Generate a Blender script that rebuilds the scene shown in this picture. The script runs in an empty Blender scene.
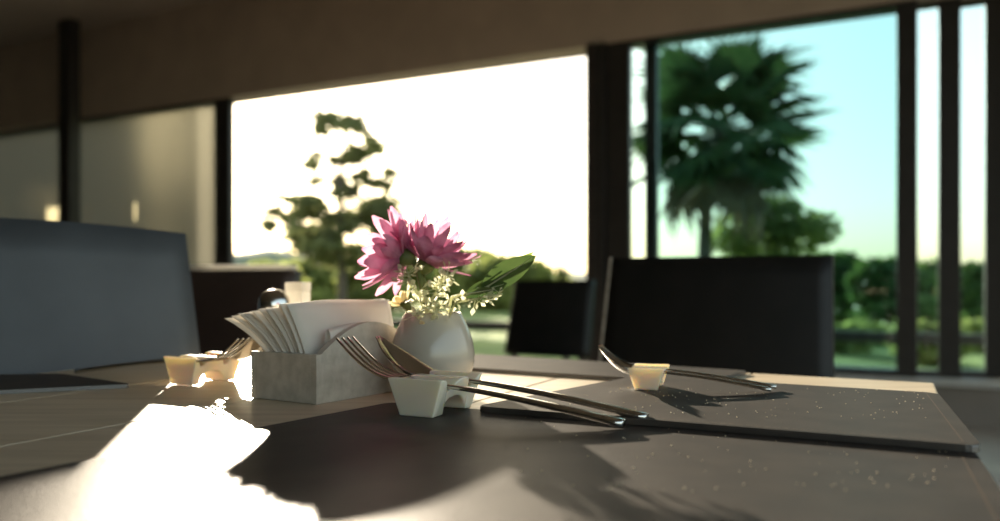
import bpy, bmesh, math, random
from mathutils import Vector, Matrix, Quaternion

rnd = random.Random(7)
PI = math.pi
scene = bpy.context.scene
C = scene.collection

# ------------------------------------------------------------------ camera
FPX, HOR, CAM_Z, TBL = 840.0, 281.0, 0.85, 0.75
cam_d = bpy.data.cameras.new('camera')
cam = bpy.data.objects.new('camera', cam_d); C.objects.link(cam)
cam.location = (0, 0, CAM_Z); cam.rotation_euler = (PI/2, 0, 0)
cam_d.sensor_width = 36; cam_d.lens = FPX/1000*36
cam_d.shift_y = (HOR-260.5)/1000
cam_d.clip_start = 0.01; cam_d.clip_end = 2000
cam_d.dof.use_dof = True; cam_d.dof.focus_distance = 0.62; cam_d.dof.aperture_fstop = 4.5
scene.camera = cam

# ------------------------------------------------------------------ light
SUN_PX = (246, 102)
sdir = Vector(((SUN_PX[0]-500)/FPX, 1, (HOR-SUN_PX[1])/FPX)).normalized()
SUN_EL = math.asin(sdir.z); SUN_AZ = math.atan2(sdir.x, sdir.y)
world = bpy.data.worlds.new('sky'); scene.world = world; world.use_nodes = True
wn = world.node_tree.nodes; wl = world.node_tree.links
sky = wn.new('ShaderNodeTexSky'); sky.sky_type = 'NISHITA'; sky.sun_disc = False
sky.sun_elevation = SUN_EL; sky.sun_rotation = SUN_AZ
sky.air_density = 1.0; sky.dust_density = 2.2; sky.ozone_density = 2.0
hs = wn.new('ShaderNodeHueSaturation'); hs.inputs['Saturation'].default_value = 1.05
wb = wn.new('ShaderNodeMixRGB'); wb.blend_type = 'MULTIPLY'; wb.inputs[0].default_value = 1.0; wb.inputs[2].default_value = (1.0, 0.95, 0.84, 1)
gm = wn.new('ShaderNodeGamma'); gm.inputs['Gamma'].default_value = 0.55      # milky, hazy sky
wl.new(sky.outputs[0], gm.inputs['Color']); wl.new(gm.outputs[0], hs.inputs['Color']); wl.new(hs.outputs[0], wb.inputs[1]); wl.new(wb.outputs[0], wn['Background'].inputs[0])
wn['Background'].inputs[1].default_value = 0.62
sun_d = bpy.data.lights.new('sun', 'SUN'); sun_d.energy = 11.0; sun_d.angle = math.radians(0.7)
sun_d.color = (1.0, 0.86, 0.66)
sun = bpy.data.objects.new('sun', sun_d); C.objects.link(sun)
sun.rotation_euler = sdir.to_track_quat('Z', 'Y').to_euler()
sun.location = (-3, 10, 4)

vs = scene.view_settings
vs.view_transform = 'Standard'; vs.look = 'None'; vs.exposure = 0.78; vs.gamma = 1.0
vs.use_curve_mapping = False
scene.cycles.use_denoising = True
scene.cycles.sample_clamp_indirect = 6.0

# ------------------------------------------------------------------ helpers
def link(o, parent=None):
    C.objects.link(o)
    if parent: o.parent = parent
    return o
def obj(name, bm, m, parent=None, smooth=False, loc=None, mw=None):
    me = bpy.data.meshes.new(name)
    bmesh.ops.recalc_face_normals(bm, faces=bm.faces)
    bm.to_mesh(me); bm.free()
    if m: me.materials.append(m)
    if smooth:
        for p in me.polygons: p.use_smooth = True
    o = bpy.data.objects.new(name, me)
    if loc is not None: o.location = loc
    return link(o, parent)
def meshobj(name, verts, faces, m, parent=None, smooth=False):
    me = bpy.data.meshes.new(name); me.from_pydata(verts, [], faces); me.update()
    if m: me.materials.append(m)
    if smooth:
        for p in me.polygons: p.use_smooth = True
    return link(bpy.data.objects.new(name, me), parent)
def thing(name, label, cat, loc=(0, 0, 0), rz=0, group=None, scale=1):
    o = bpy.data.objects.new(name, None); C.objects.link(o)
    o.empty_display_size = 0.05
    o.location = loc; o.rotation_euler = (0, 0, rz); o.scale = (scale,)*3
    return tag(o, label, cat, group)
def tag(o, label=None, cat=None, group=None, kind=None):
    if label: o['label'] = label
    if cat: o['category'] = cat
    if group: o['group'] = group
    if kind: o['kind'] = kind
    return o
def dup(root, loc, rz, label, scale=None):
    r = root.copy(); C.objects.link(r); r.location = loc; r.rotation_euler = (0, 0, rz); r['label'] = label
    if scale: r.scale = (scale,)*3
    for ch in list(root.children):
        c = ch.copy(); C.objects.link(c); c.parent = r
        for g in list(ch.children):
            d = g.copy(); C.objects.link(d); d.parent = c
    return r
def box(bm, x0, x1, y0, y1, z0, z1, M=None, bev=0.0):
    r = bmesh.ops.create_cube(bm, size=1.0)
    vs_ = r['verts']
    for v in vs_:
        v.co = Vector(((x0+x1)/2+v.co.x*(x1-x0), (y0+y1)/2+v.co.y*(y1-y0), (z0+z1)/2+v.co.z*(z1-z0)))
    if bev > 0:
        es = list({e for v in vs_ for e in v.link_edges})
        rb = bmesh.ops.bevel(bm, geom=es, offset=bev, segments=2, profile=0.6, affect='EDGES')
        vs_ = list({v for f in rb['faces'] for v in f.verts} | {v for v in vs_ if v.is_valid})
    if M is not None:
        for v in vs_: v.co = M @ v.co
    return vs_
def loft(bm, rings, caps=True):
    R = [[bm.verts.new(p) for p in r] for r in rings]
    n = len(R[0])
    for a, b in zip(R[:-1], R[1:]):
        for i in range(n):
            bm.faces.new((a[i], a[(i+1) % n], b[(i+1) % n], b[i]))
    if caps:
        bm.faces.new(R[0][::-1]); bm.faces.new(R[-1])
def tube(bm, pts, rads, n=8):
    rings = []
    pts = [Vector(p) for p in pts]
    for i, p in enumerate(pts):
        d = (pts[min(i+1, len(pts)-1)]-pts[max(i-1, 0)]).normalized()
        up = Vector((0, 0, 1)) if abs(d.z) < 0.9 else Vector((1, 0, 0))
        a = d.cross(up).normalized(); b = d.cross(a)
        r = rads[i] if hasattr(rads, '__len__') else rads
        rings.append([p+(a*math.cos(t)+b*math.sin(t))*r for t in [2*PI*k/n for k in range(n)]])
    loft(bm, rings)
def lathe(bm, prof, n=48, cap=True):
    loft(bm, [[Vector((r*math.cos(2*PI*k/n), r*math.sin(2*PI*k/n), z)) for k in range(n)] for r, z in prof], cap)
def prism(bm, poly, z0, z1, bev=0.0):
    a = [bm.verts.new((p[0], p[1], z0)) for p in poly]; b = [bm.verts.new((p[0], p[1], z1)) for p in poly]
    n = len(poly)
    bm.faces.new(a[::-1]); top = bm.faces.new(b)
    for i in range(n): bm.faces.new((a[i], a[(i+1) % n], b[(i+1) % n], b[i]))
    if bev: bmesh.ops.bevel(bm, geom=list(top.edges), offset=bev, segments=2, profile=0.6, affect='EDGES')
def tp(x, y, z=TBL):                # pixel -> point on the horizontal plane at height z
    Y = FPX*(CAM_Z-z)/(y-HOR)
    return Vector(((x-500)/FPX*Y, Y, z))
def at(x, y, Y):                    # pixel -> point at distance Y
    return Vector(((x-500)/FPX*Y, Y, CAM_Z-(y-HOR)/FPX*Y))

# ------------------------------------------------------------------ materials
def mat(name, col, rough=0.5, metal=0.0, spec=0.5, noise=None, bump=None, coat=0.0, sheen=0.0, coord='Object'):
    m = bpy.data.materials.new(name); m.use_nodes = True
    nt = m.node_tree; n = nt.nodes; l = nt.links; b = n['Principled BSDF']
    b.inputs['Base Color'].default_value = (*col, 1)
    b.inputs['Roughness'].default_value = rough; b.inputs['Metallic'].default_value = metal
    b.inputs['Specular IOR Level'].default_value = spec
    b.inputs['Coat Weight'].default_value = coat
    b.inputs['Sheen Weight'].default_value = sheen
    tc = n.new('ShaderNodeTexCoord')
    if noise:                       # (scale, second colour, detail, stretch)
        mp = n.new('ShaderNodeMapping'); mp.inputs['Scale'].default_value = noise[3] if len(noise) > 3 else (1, 1, 1)
        tx = n.new('ShaderNodeTexNoise'); tx.inputs['Scale'].default_value = noise[0]; tx.inputs['Detail'].default_value = noise[2]
        rp = n.new('ShaderNodeValToRGB'); rp.color_ramp.elements[0].position = 0.35; rp.color_ramp.elements[1].position = 0.65
        rp.color_ramp.elements[0].color = (*col, 1); rp.color_ramp.elements[1].color = (*noise[1], 1)
        l.new(tc.outputs[coord], mp.inputs[0]); l.new(mp.outputs[0], tx.inputs['Vector'])
        l.new(tx.outputs['Fac'], rp.inputs[0]); l.new(rp.outputs[0], b.inputs['Base Color'])
    if bump:                        # (scale, strength, distance)
        t2 = n.new('ShaderNodeTexNoise'); t2.inputs['Scale'].default_value = bump[0]; t2.inputs['Detail'].default_value = 4
        bp = n.new('ShaderNodeBump'); bp.inputs['Strength'].default_value = bump[1]; bp.inputs['Distance'].default_value = bump[2]
        l.new(tc.outputs[coord], t2.inputs['Vector']); l.new(t2.outputs['Fac'], bp.inputs['Height']); l.new(bp.outputs[0], b.inputs['Normal'])
    return m
def leathermat(name, c1, c2, gloss, rough):
    m = bpy.data.materials.new(name); m.use_nodes = True
    nt = m.node_tree; n = nt.nodes; l = nt.links; n.remove(n['Principled BSDF']); out = n['Material Output']
    tc = n.new('ShaderNodeTexCoord'); tx = n.new('ShaderNodeTexNoise'); tx.inputs['Scale'].default_value = 35
    rp = n.new('ShaderNodeValToRGB'); rp.color_ramp.elements[0].position = 0.35; rp.color_ramp.elements[1].position = 0.65
    rp.color_ramp.elements[0].color = (*c1, 1); rp.color_ramp.elements[1].color = (*c2, 1)
    t2 = n.new('ShaderNodeTexVoronoi'); t2.inputs['Scale'].default_value = 900
    bp = n.new('ShaderNodeBump'); bp.inputs['Strength'].default_value = 0.35; bp.inputs['Distance'].default_value = 0.0005
    d = n.new('ShaderNodeBsdfDiffuse'); g = n.new('ShaderNodeBsdfGlossy'); g.inputs['Roughness'].default_value = rough
    mx = n.new('ShaderNodeMixShader'); mx.inputs[0].default_value = gloss
    l.new(tc.outputs['Object'], tx.inputs['Vector']); l.new(tx.outputs['Fac'], rp.inputs[0]); l.new(rp.outputs[0], d.inputs['Color'])
    l.new(tc.outputs['Object'], t2.inputs['Vector']); l.new(t2.outputs['Distance'], bp.inputs['Height'])
    l.new(bp.outputs[0], d.inputs['Normal']); l.new(bp.outputs[0], g.inputs['Normal'])
    l.new(d.outputs[0], mx.inputs[1]); l.new(g.outputs[0], mx.inputs[2]); l.new(mx.outputs[0], out.inputs[0])
    return m
def leafmat(name, c1, c2, scale=3.0, trans=0.5, rough=0.5):
    m = bpy.data.materials.new(name); m.use_nodes = True
    nt = m.node_tree; n = nt.nodes; l = nt.links; b = n['Principled BSDF']; out = n['Material Output']
    tc = n.new('ShaderNodeTexCoord'); tx = n.new('ShaderNodeTexNoise'); tx.inputs['Scale'].default_value = scale
    rp = n.new('ShaderNodeValToRGB'); rp.color_ramp.elements[0].position = 0.35; rp.color_ramp.elements[1].position = 0.65
    rp.color_ramp.elements[0].color = (*c1, 1); rp.color_ramp.elements[1].color = (*c2, 1)
    tr = n.new('ShaderNodeBsdfTranslucent'); mx = n.new('ShaderNodeMixShader'); mx.inputs[0].default_value = trans
    b.inputs['Roughness'].default_value = rough; b.inputs['Specular IOR Level'].default_value = 0.3
    l.new(tc.outputs['Object'], tx.inputs['Vector']); l.new(tx.outputs['Fac'], rp.inputs[0])
    l.new(rp.outputs[0], b.inputs['Base Color']); l.new(rp.outputs[0], tr.inputs['Color'])
    l.new(b.outputs[0], mx.inputs[1]); l.new(tr.outputs[0], mx.inputs[2]); l.new(mx.outputs[0], out.inputs[0])
    return m
def glassmat(name, tint, refl=1.45):
    m = bpy.data.materials.new(name); m.use_nodes = True
    nt = m.node_tree; n = nt.nodes; l = nt.links; n.remove(n['Principled BSDF']); out = n['Material Output']
    t = n.new('ShaderNodeBsdfTransparent'); t.inputs[0].default_value = (*tint, 1)
    g = n.new('ShaderNodeBsdfGlossy'); g.inputs['Roughness'].default_value = 0.02
    f = n.new('ShaderNodeFresnel'); f.inputs['IOR'].default_value = refl
    mx = n.new('ShaderNodeMixShader')
    l.new(f.outputs[0], mx.inputs[0]); l.new(t.outputs[0], mx.inputs[1]); l.new(g.outputs[0], mx.inputs[2]); l.new(mx.outputs[0], out.inputs[0])
    return m
def glareglass(name, tint, dust, amount, blur, rough):  # dust: colour of an added scatter that imitates sun glare on the panes
    m = bpy.data.materials.new(name); m.use_nodes = True
    nt = m.node_tree; n = nt.nodes; l = nt.links; n.remove(n['Principled BSDF']); out = n['Material Output']
    t = n.new('ShaderNodeBsdfTransparent'); t.inputs[0].default_value = (*tint, 1)
    d = n.new('ShaderNodeBsdfTranslucent'); d.inputs[0].default_value = (*dust, 1)
    r = n.new('ShaderNodeBsdfRefraction'); r.inputs['Color'].default_value = (*dust, 1); r.inputs['Roughness'].default_value = rough; r.inputs['IOR'].default_value = 1.3
    m1 = n.new('ShaderNodeMixShader'); m2 = n.new('ShaderNodeMixShader')
    m1.inputs[0].default_value = amount; m2.inputs[0].default_value = blur
    l.new(t.outputs[0], m1.inputs[1]); l.new(d.outputs[0], m1.inputs[2])
    l.new(m1.outputs[0], m2.inputs[1]); l.new(r.outputs[0], m2.inputs[2]); l.new(m2.outputs[0], out.inputs[0])
    return m

M = dict(
    wood=mat('table_wood', (0.52, 0.42, 0.29), 0.42, spec=0.5, noise=(6, (0.64, 0.53, 0.38), 6, (1.2, 14, 1)), bump=(60, 0.08, 0.002)),
    leather=leathermat('mat_leather', (0.022, 0.018, 0.0155), (0.036, 0.029, 0.024), 0.17, 0.43),
    stitch=mat('mat_stitch', (0.12, 0.09, 0.065), 0.6),
    base=mat('table_base', (0.03, 0.027, 0.025), 0.5, metal=0.6, bump=(80, 0.1, 0.001)),
    ceramic=mat('white_ceramic', (0.84, 0.75, 0.60), 0.22, spec=0.5, coat=0.4, noise=(30, (0.88, 0.79, 0.64), 2)),
    vase=mat('vase_glaze', (0.44, 0.405, 0.345), 0.2, spec=0.5, coat=0.3, noise=(20, (0.48, 0.44, 0.375), 3)),
    steel=mat('cutlery_steel', (0.62, 0.60, 0.56), 0.16, metal=1.0, bump=(300, 0.03, 0.0004)),
    stone=mat('holder_stone', (0.42, 0.375, 0.31), 0.7, noise=(90, (0.54, 0.49, 0.415), 5), bump=(220, 0.35, 0.0012)),
    chair=mat('chair_vinyl', (0.006, 0.007, 0.007), 0.5, spec=0.3, noise=(12, (0.010, 0.010, 0.010), 3), bump=(400, 0.25, 0.0008)),
    chairb=mat('chair_blue', (0.045, 0.052, 0.060), 0.5, spec=0.5, noise=(7, (0.065, 0.075, 0.086), 4), bump=(300, 0.3, 0.001)),
    chairn=mat('chair_brown', (0.05, 0.032, 0.026), 0.45, spec=0.5, noise=(9, (0.062, 0.04, 0.032), 3), bump=(400, 0.25, 0.0008)),
    piping=mat('chair_piping', (0.55, 0.50, 0.42), 0.5, noise=(150, (0.35, 0.30, 0.24), 1)),
    leg=mat('chair_leg', (0.03, 0.022, 0.018), 0.4, noise=(20, (0.045, 0.034, 0.027), 3)),
    frame=mat('door_frame', (0.022, 0.020, 0.018), 0.4, spec=0.5, noise=(10, (0.028, 0.025, 0.023), 2)),
    fascia=mat('fascia_paint', (0.40, 0.32, 0.25), 0.7, noise=(3, (0.45, 0.36, 0.28), 5), bump=(40, 0.1, 0.003)),
    ceil=mat('ceiling_board', (0.32, 0.27, 0.22), 0.8, noise=(2, (0.36, 0.30, 0.25), 4), bump=(30, 0.1, 0.003)),
    floor=mat('floor_tile', (0.34, 0.28, 0.22), 0.45, noise=(3, (0.42, 0.35, 0.28), 5), bump=(25, 0.1, 0.002)),
    sill=mat('sill_stone', (0.42, 0.40, 0.36), 0.6, noise=(30, (0.50, 0.48, 0.44), 4), bump=(80, 0.2, 0.002)),
    terrace=mat('terrace_concrete', (0.30, 0.28, 0.25), 0.8, noise=(6, (0.38, 0.36, 0.32), 6), bump=(30, 0.2, 0.004)),
    grass=mat('lawn_grass', (0.10, 0.17, 0.03), 0.9, noise=(1.2, (0.22, 0.28, 0.06), 8), bump=(25, 0.8, 0.06)),
    hill=mat('hill_green', (0.10, 0.13, 0.08), 0.95, noise=(0.05, (0.14, 0.17, 0.10), 6)),
    rail=mat('rail_paint', (0.02, 0.02, 0.018), 0.5, noise=(10, (0.03, 0.03, 0.027), 2)),
    bark=mat('bark', (0.07, 0.055, 0.04), 0.9, noise=(6, (0.12, 0.10, 0.075), 5, (4, 4, 0.6)), bump=(12, 0.6, 0.03)),
    paper=leafmat('napkin_paper', (0.80, 0.76, 0.69), (0.86, 0.82, 0.75), 25, 0.35, 0.85),
    packet=leafmat('packet_paper', (0.82, 0.79, 0.72), (0.88, 0.85, 0.78), 40, 0.45, 0.7),
    petal=leafmat('petal_pink', (0.48, 0.16, 0.29), (0.70, 0.36, 0.50), 60, 0.62, 0.6),
    petal2=leafmat('petal_yellow', (0.78, 0.68, 0.40), (0.86, 0.78, 0.52), 60, 0.5, 0.6),
    sepal=leafmat('sepal_green', (0.10, 0.13, 0.04), (0.16, 0.18, 0.06), 60, 0.25),
    leaf=leafmat('sprig_leaf', (0.045, 0.085, 0.025), (0.075, 0.12, 0.035), 40, 0.3, 0.4),
    leafl=leafmat('sprig_leaf_light', (0.22, 0.34, 0.07), (0.30, 0.42, 0.10), 40, 0.6, 0.4),
    filler=leafmat('filler_leaf', (0.62, 0.64, 0.42), (0.78, 0.78, 0.58), 80, 0.6, 0.5),
    t1=leafmat('tree_leaf_olive', (0.16, 0.18, 0.08), (0.28, 0.30, 0.13), 1.2, 0.6),
    t2=leafmat('tree_leaf_green', (0.16, 0.20, 0.06), (0.42, 0.46, 0.14), 0.5, 0.65),
    t3=leafmat('tree_leaf_dark', (0.06, 0.12, 0.035), (0.16, 0.24, 0.06), 0.6, 0.5),
    palm=leafmat('palm_leaf', (0.035, 0.075, 0.025), (0.07, 0.12, 0.04), 2.0, 0.35),
    palmd=leafmat('palm_dead_leaf', (0.10, 0.08, 0.045), (0.15, 0.12, 0.07), 2.0, 0.3),
    glass=glassmat('tinted_glass', (0.53, 0.71, 0.73)),
    clear=glassmat('shaker_glass', (0.85, 0.88, 0.85)),
    hazed=glareglass('glare_glass', (0.50, 0.50, 0.45), (0.66, 0.64, 0.57), 0.11, 0.11, 0.40),  # added haze stands in for the glare around the sun
    crumb=mat('crumb_pale', (0.72, 0.62, 0.44), 0.8, noise=(40, (0.6, 0.5, 0.35), 2)),
    plaster=mat('plaster_wall', (0.20, 0.17, 0.14), 0.85, noise=(2, (0.25, 0.21, 0.18), 5), bump=(30, 0.15, 0.004)),
)

_b = M['ceramic'].node_tree.nodes['Principled BSDF']     # thin glazed porcelain lets some light through
_b.inputs['Subsurface Weight'].default_value = 0.6; _b.inputs['Subsurface Radius'].default_value = (1.0, 0.75, 0.45); _b.inputs['Subsurface Scale'].default_value = 0.012

# ------------------------------------------------------------------ the setting
W0 = Vector((0.67, 6.13)); WD = Vector((0.8805, -0.474)); WN = Vector((0.474, 0.8805))   # window wall line, direction, outward normal
WA = math.atan2(WD.y, WD.x)
def ws(px):
    k = (px-500)/FPX
    return (W0.y*k-W0.x)/(WD.x-WD.y*k)
def wso(px, off):                    # the same for a line parallel to the wall
    k = (px-500)/FPX; o = W0+WN*off
    return (o.y*k-o.x)/(WD.x-WD.y*k)
WM = Matrix.Translation((W0.x, W0.y, 0)) @ Matrix.Rotation(WA, 4, 'Z')      # local x along wall, y outward
S0, S1 = ws(-160), ws(1010)
HEAD, CEIL, SILL = 2.54, 3.45, 0.27

def struct(name, bm, m, **k): return tag(obj(name, bm, m, **k), kind='structure')

bm = bmesh.new(); box(bm, S0-0.6, S1+3.0, -12.0, 0.12, -0.14, 0.0, WM)
struct('floor', bm, M['floor'])
bm = bmesh.new(); box(bm, S0-0.6, S1+3.0, -12.0, 0.9, CEIL, CEIL+0.15, WM)
struct('ceiling', bm, M['ceil'])
bm = bmesh.new(); box(bm, S0-0.6, S1+3.0, -0.10, 0.16, HEAD, CEIL, WM)
struct('wall_front', bm, M['fascia'])
bm = bmesh.new(); box(bm, S0-0.6, S0-0.4, -12.0, -0.10, 0.0, CEIL, WM)
struct('wall_left', bm, M['plaster'])
bm = bmesh.new(); box(bm, S1+0.1, S1+3.0, -0.10, 0.16, 0.0, HEAD, WM)
struct('wall_right', bm, M['plaster'])
bm = bmesh.new(); box(bm, S0-0.6, S1+3.0, -12.2, -12.0, 0.0, CEIL, WM)
struct('wall_back', bm, M['plaster'])
# ceiling beam along the wall top (dark strip seen in the upper left corner)
bm = bmesh.new(); box(bm, S0-0.4, S1+3.0, -2.6, -2.35, CEIL-0.28, CEIL, WM)
struct('trim_1', bm, M['leg'])
# low kerb and pale sill below the glazed part on the right
bm = bmesh.new(); box(bm, ws(586), S1+0.1, -0.10, 0.16, 0.0, SILL-0.04, WM)
struct('baseboard_front', bm, M['plaster'])
bm = bmesh.new(); box(bm, ws(586), S1+0.1, -0.13, 0.20, SILL-0.04, SILL, WM, 0.006)
struct('trim_2', bm, M['sill'])

def sliding(name, label, pxa, pxb, y0, wa, wb, z0, pane_m, mid=()):
    r = bpy.data.objects.new(name, None); C.objects.link(r); r.matrix_world = WM @ Matrix.Translation((ws(pxa), y0, 0))
    tag(r, label, 'door', kind='structure')
    L = ws(pxb)-ws(pxa)
    bm = bmesh.new(); box(bm, 0, wa, -0.03, 0.03, z0, HEAD, None, 0.004); obj('stile', bm, M['frame'], r)
    bm = bmesh.new(); box(bm, L-wb, L, -0.03, 0.03, z0, HEAD, None, 0.004); obj('stile', bm, M['frame'], r)
    bm = bmesh.new(); box(bm, wa, L-wb, -0.03, 0.03, HEAD-0.03, HEAD, None, 0.004); obj('top_rail', bm, M['frame'], r)
    bm = bmesh.new(); box(bm, wa, L-wb, -0.03, 0.03, z0, z0+0.04, None, 0.004); obj('bottom_rail', bm, M['frame'], r)
    for (a, b) in mid:
        bm = bmesh.new(); box(bm, ws(a)-ws(pxa), ws(b)-ws(pxa), -0.028, 0.028, z0+0.04, HEAD-0.03, None, 0.004); obj('mullion', bm, M['frame'], r)
    meshobj('pane', [(wa, 0, z0+0.04), (L-wb, 0, z0+0.04), (L-wb, 0, HEAD-0.03), (wa, 0, HEAD-0.03)], [(0, 1, 2, 3)], pane_m, r)
    return r
def pw(a, b): return ws(b)-ws(a)
sliding('door_1', 'tinted sliding glass door beside the wide dark post', 611, 918, -0.06, pw(611, 634), pw(896, 917), SILL, M['glass'])
sliding('door_2', 'second tinted sliding glass door behind the first one', 645, 961, 0.02, pw(645, 657), pw(938, 961), SILL, M['glass'])
sliding('door_3', 'narrow glass door panel at the right end', 946, 1012, 0.10, pw(946, 955), pw(985, 1012), SILL, M['glass'])
sliding('door_4', 'stacked sliding glass door with added glare haze, left of the opening', 66, 237, -0.06, pw(66, 78), pw(224, 237), 0.02, M['hazed'])
sliding('door_5', 'sliding glass door with added glare haze behind the stacked left one', -40, 226, 0.03, pw(-40, -25), pw(214, 226), 0.02, M['hazed'])
sliding('door_6', 'sliding glass door with added glare haze at the far left end', -158, 72, 0.10, pw(-158, -145), pw(62, 72), 0.02, M['hazed'])
# slim dark column standing just inside the left doors
bm = bmesh.new(); box(bm, wso(64, -0.36), wso(75, -0.36), -0.42, -0.30, 0.0, CEIL, WM, 0.006); struct('trim_6', bm, M['frame'])
# the wide post right of the opening, with its tracks
bm = bmesh.new(); box(bm, ws(592.5), ws(610), -0.13, 0.12, 0.0, HEAD, WM, 0.004); struct('trim_3', bm, M['frame'])
bm = bmesh.new(); box(bm, ws(610.5), ws(626), 0.0, 0.12, SILL, HEAD, WM, 0.004); struct('trim_4', bm, M['frame'])
bm = bmesh.new(); box(bm, ws(597), ws(600), -0.155, -0.13, 0.0, HEAD, WM, 0.003); struct('trim_5', bm, M['leg'])

# outside ground, lawn and hills
bm = bmesh.new(); box(bm, S0-4, S1+6, 0.12, 2.6, -0.20, -0.02, WM); struct('terrace', bm, M['terrace'])
bm = bmesh.new(); box(bm, -300, 300, 2.6, 420, -0.5, -0.12, WM); struct('lawn', bm, M['grass'])
def hills():
    vs_, fs = [], []
    n, k = 80, 6
    for i in range(n+1):
        x = -260+i*520/n
        hgt = 5+1.5*math.sin(x*0.021+2.0)+1.2*math.sin(x*0.063+1.0)+12*math.exp(-((x+115)/38)**2)
        for j in range(k+1):
            t = j/k
            vs_.append((x, 330+70*t, hgt*math.sin(t*PI/2)*(1.0 if x < 60 else 0.75)-1+0.6*math.sin(i*1.7+j)))
    for i in range(n):
        for j in range(k):
            a = i*(k+1)+j; fs.append((a, a+k+1, a+k+2, a+1))
    tag(meshobj('hills', vs_, fs, M['hill'], smooth=True), kind='structure')
hills()
# low dark railing beyond the terrace
RY = 1.35
rl = thing('railing', 'low dark metal railing beyond the glass doors', 'railing')
rl.matrix_world = WM @ Matrix.Translation((0, RY, 0))
RX0, RX1 = -5.5, 7.0
bm = bmesh.new(); box(bm, RX0, RX1, -0.04, 0.04, 0.38, 0.46, None, 0.008); obj('top_bar', bm, M['rail'], rl)
bm = bmesh.new(); box(bm, RX0, RX1, -0.02, 0.02, 0.05, 0.09, None, 0.004); obj('bottom_bar', bm, M['rail'], rl)
pm = None
for i in range(9):
    x = RX0+0.05+i*(RX1-RX0-0.1)/8
    if pm is None:
        bm = bmesh.new(); box(bm, -0.025, 0.025, -0.025, 0.025, -0.02, 0.38, None, 0.004); pm = obj('post', bm, M['rail'], rl)
        pm.location.x = x
    else:
        c = pm.copy(); c.location.x = x; link(c)

# neighbouring pavilion seen dimly through the left doors
pv = thing('pavilion', 'dim neighbouring pavilion wall with small bright openings', 'building')
PVY = 3.2
pv.matrix_world = WM @ Matrix.Translation((0, PVY, 0))
def ws2(px):
    k = (px-500)/FPX; o = W0+WN*PVY
    return (o.y*k-o.x)/(WD.x-WD.y*k)
pa, pb = ws2(-330), ws2(205)
zl, zh = 1.80, 2.12
bm = bmesh.new(); box(bm, pa, pb, 0, 0.2, -0.12, zl); obj('lower_wall', bm, M['plaster'], pv)
bm = bmesh.new(); box(bm, pa, pb, 0, 0.2, zh, 3.6); obj('upper_wall', bm, M['plaster'], pv)
bm = bmesh.new(); box(bm, pa-0.3, pb+0.15, -0.25, 0.4, 3.6, 3.75); obj('roof_edge', bm, M['leg'], pv)
edges = [-330, 36, 62, 68, 75, 84, 91, 124, 136, 205]
for i in range(0, len(edges), 2):
    bm = bmesh.new(); box(bm, ws2(edges[i]), ws2(edges[i+1]), 0.005, 0.195, zl, zh); obj('pier', bm, M['plaster'], pv)

# ------------------------------------------------------------------ trees outside
def leaves_mesh(blobs, rng, size, soft=False):
    V, F = [], []
    if soft:                        # break every mass into ragged twigs of leaves
        blobs = [((c[0]+rng.gauss(0, .5)*r[0], c[1]+rng.gauss(0, .5)*r[1], c[2]+rng.gauss(0, .5)*r[2]), (r[0]*.5, r[1]*.5, r[2]*.55), n//4) for (c, r, n) in blobs for _ in range(9)]
    for (c, r, n) in blobs:
        for _ in range(n):
            d = Vector((rng.gauss(0, 1), rng.gauss(0, 1), rng.gauss(0, 1))).normalized()
            q = abs(rng.gauss(0, 0.62)) if soft else rng.random()**0.45
            p = Vector((c[0]+d.x*r[0]*q, c[1]+d.y*r[1]*q, c[2]+d.z*r[2]*q))
            a = Vector((rng.gauss(0, 1), rng.gauss(0, 1), rng.gauss(0, 0.6))).normalized()
            b = a.cross(Vector((rng.gauss(0, 1), rng.gauss(0, 1), rng.gauss(0, 1)))).normalized()
            s = size*rng.uniform(0.6, 1.3)
            i = len(V)
            V += [p-a*s, p+b*s*0.42, p+a*s, p-b*s*0.42]; F.append((i, i+1, i+2, i+3))
    return V, F
def tree(name, label, base, height, blobs, m, size, trunk_r, lean=(0, 0), group='trees on the lawn', branches=True, soft=False):
    t = thing(name, label, 'tree', base, 0, group)
    rng = random.Random(label)
    top = Vector((lean[0], lean[1], height*0.82))
    bm = bmesh.new()
    pts = [Vector((0, 0, -0.15)), Vector((0.05*lean[0], 0, height*0.25)), top*0.6+Vector((rng.uniform(-.1, .1), 0, 0)), top]
    tube(bm, pts, [trunk_r*1.3, trunk_r, trunk_r*0.7, trunk_r*0.25], 8)
    if branches:
        for (c, r, n) in blobs:
            q = min(0.9, max(0.3, c[2]/height*0.7)); s = top*q
            mid = (s+Vector(c))*0.5+Vector((0, 0, -0.15))
            tube(bm, [s, mid, Vector(c)], [trunk_r*0.4, trunk_r*0.25, trunk_r*0.08], 6)
    obj('trunk', bm, M['bark'], t)
    V, F = leaves_mesh(blobs, rng, size, soft)
    f = meshobj('foliage', V, F, m, t); f['kind'] = 'stuff'
    return t
GZ = -0.12
def tree_px(name, label, px, Y, blobs_px, m, size, trunk_r, **k):
    """blobs_px: (x, y, rx, ry, n) in the photograph's frame, at distance Y; the trunk stands on the lawn."""
    b = at(px, HOR, Y); base = Vector((b.x, Y, GZ)); s = Y/FPX
    blobs = []
    rng = random.Random(label+'d')
    for (x, y, rx, ry, n) in blobs_px:
        p = at(x, y, Y)
        blobs.append(((p.x-base.x, rng.uniform(-0.35, 0.35)*rx*s*1.5, p.z-GZ), (rx*s, rx*s, ry*s), n))
    h = max(b_[0][2]+b_[1][2] for b_ in blobs)
    return tree(name, label, base, h, blobs, m, size, trunk_r, **k)
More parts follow.
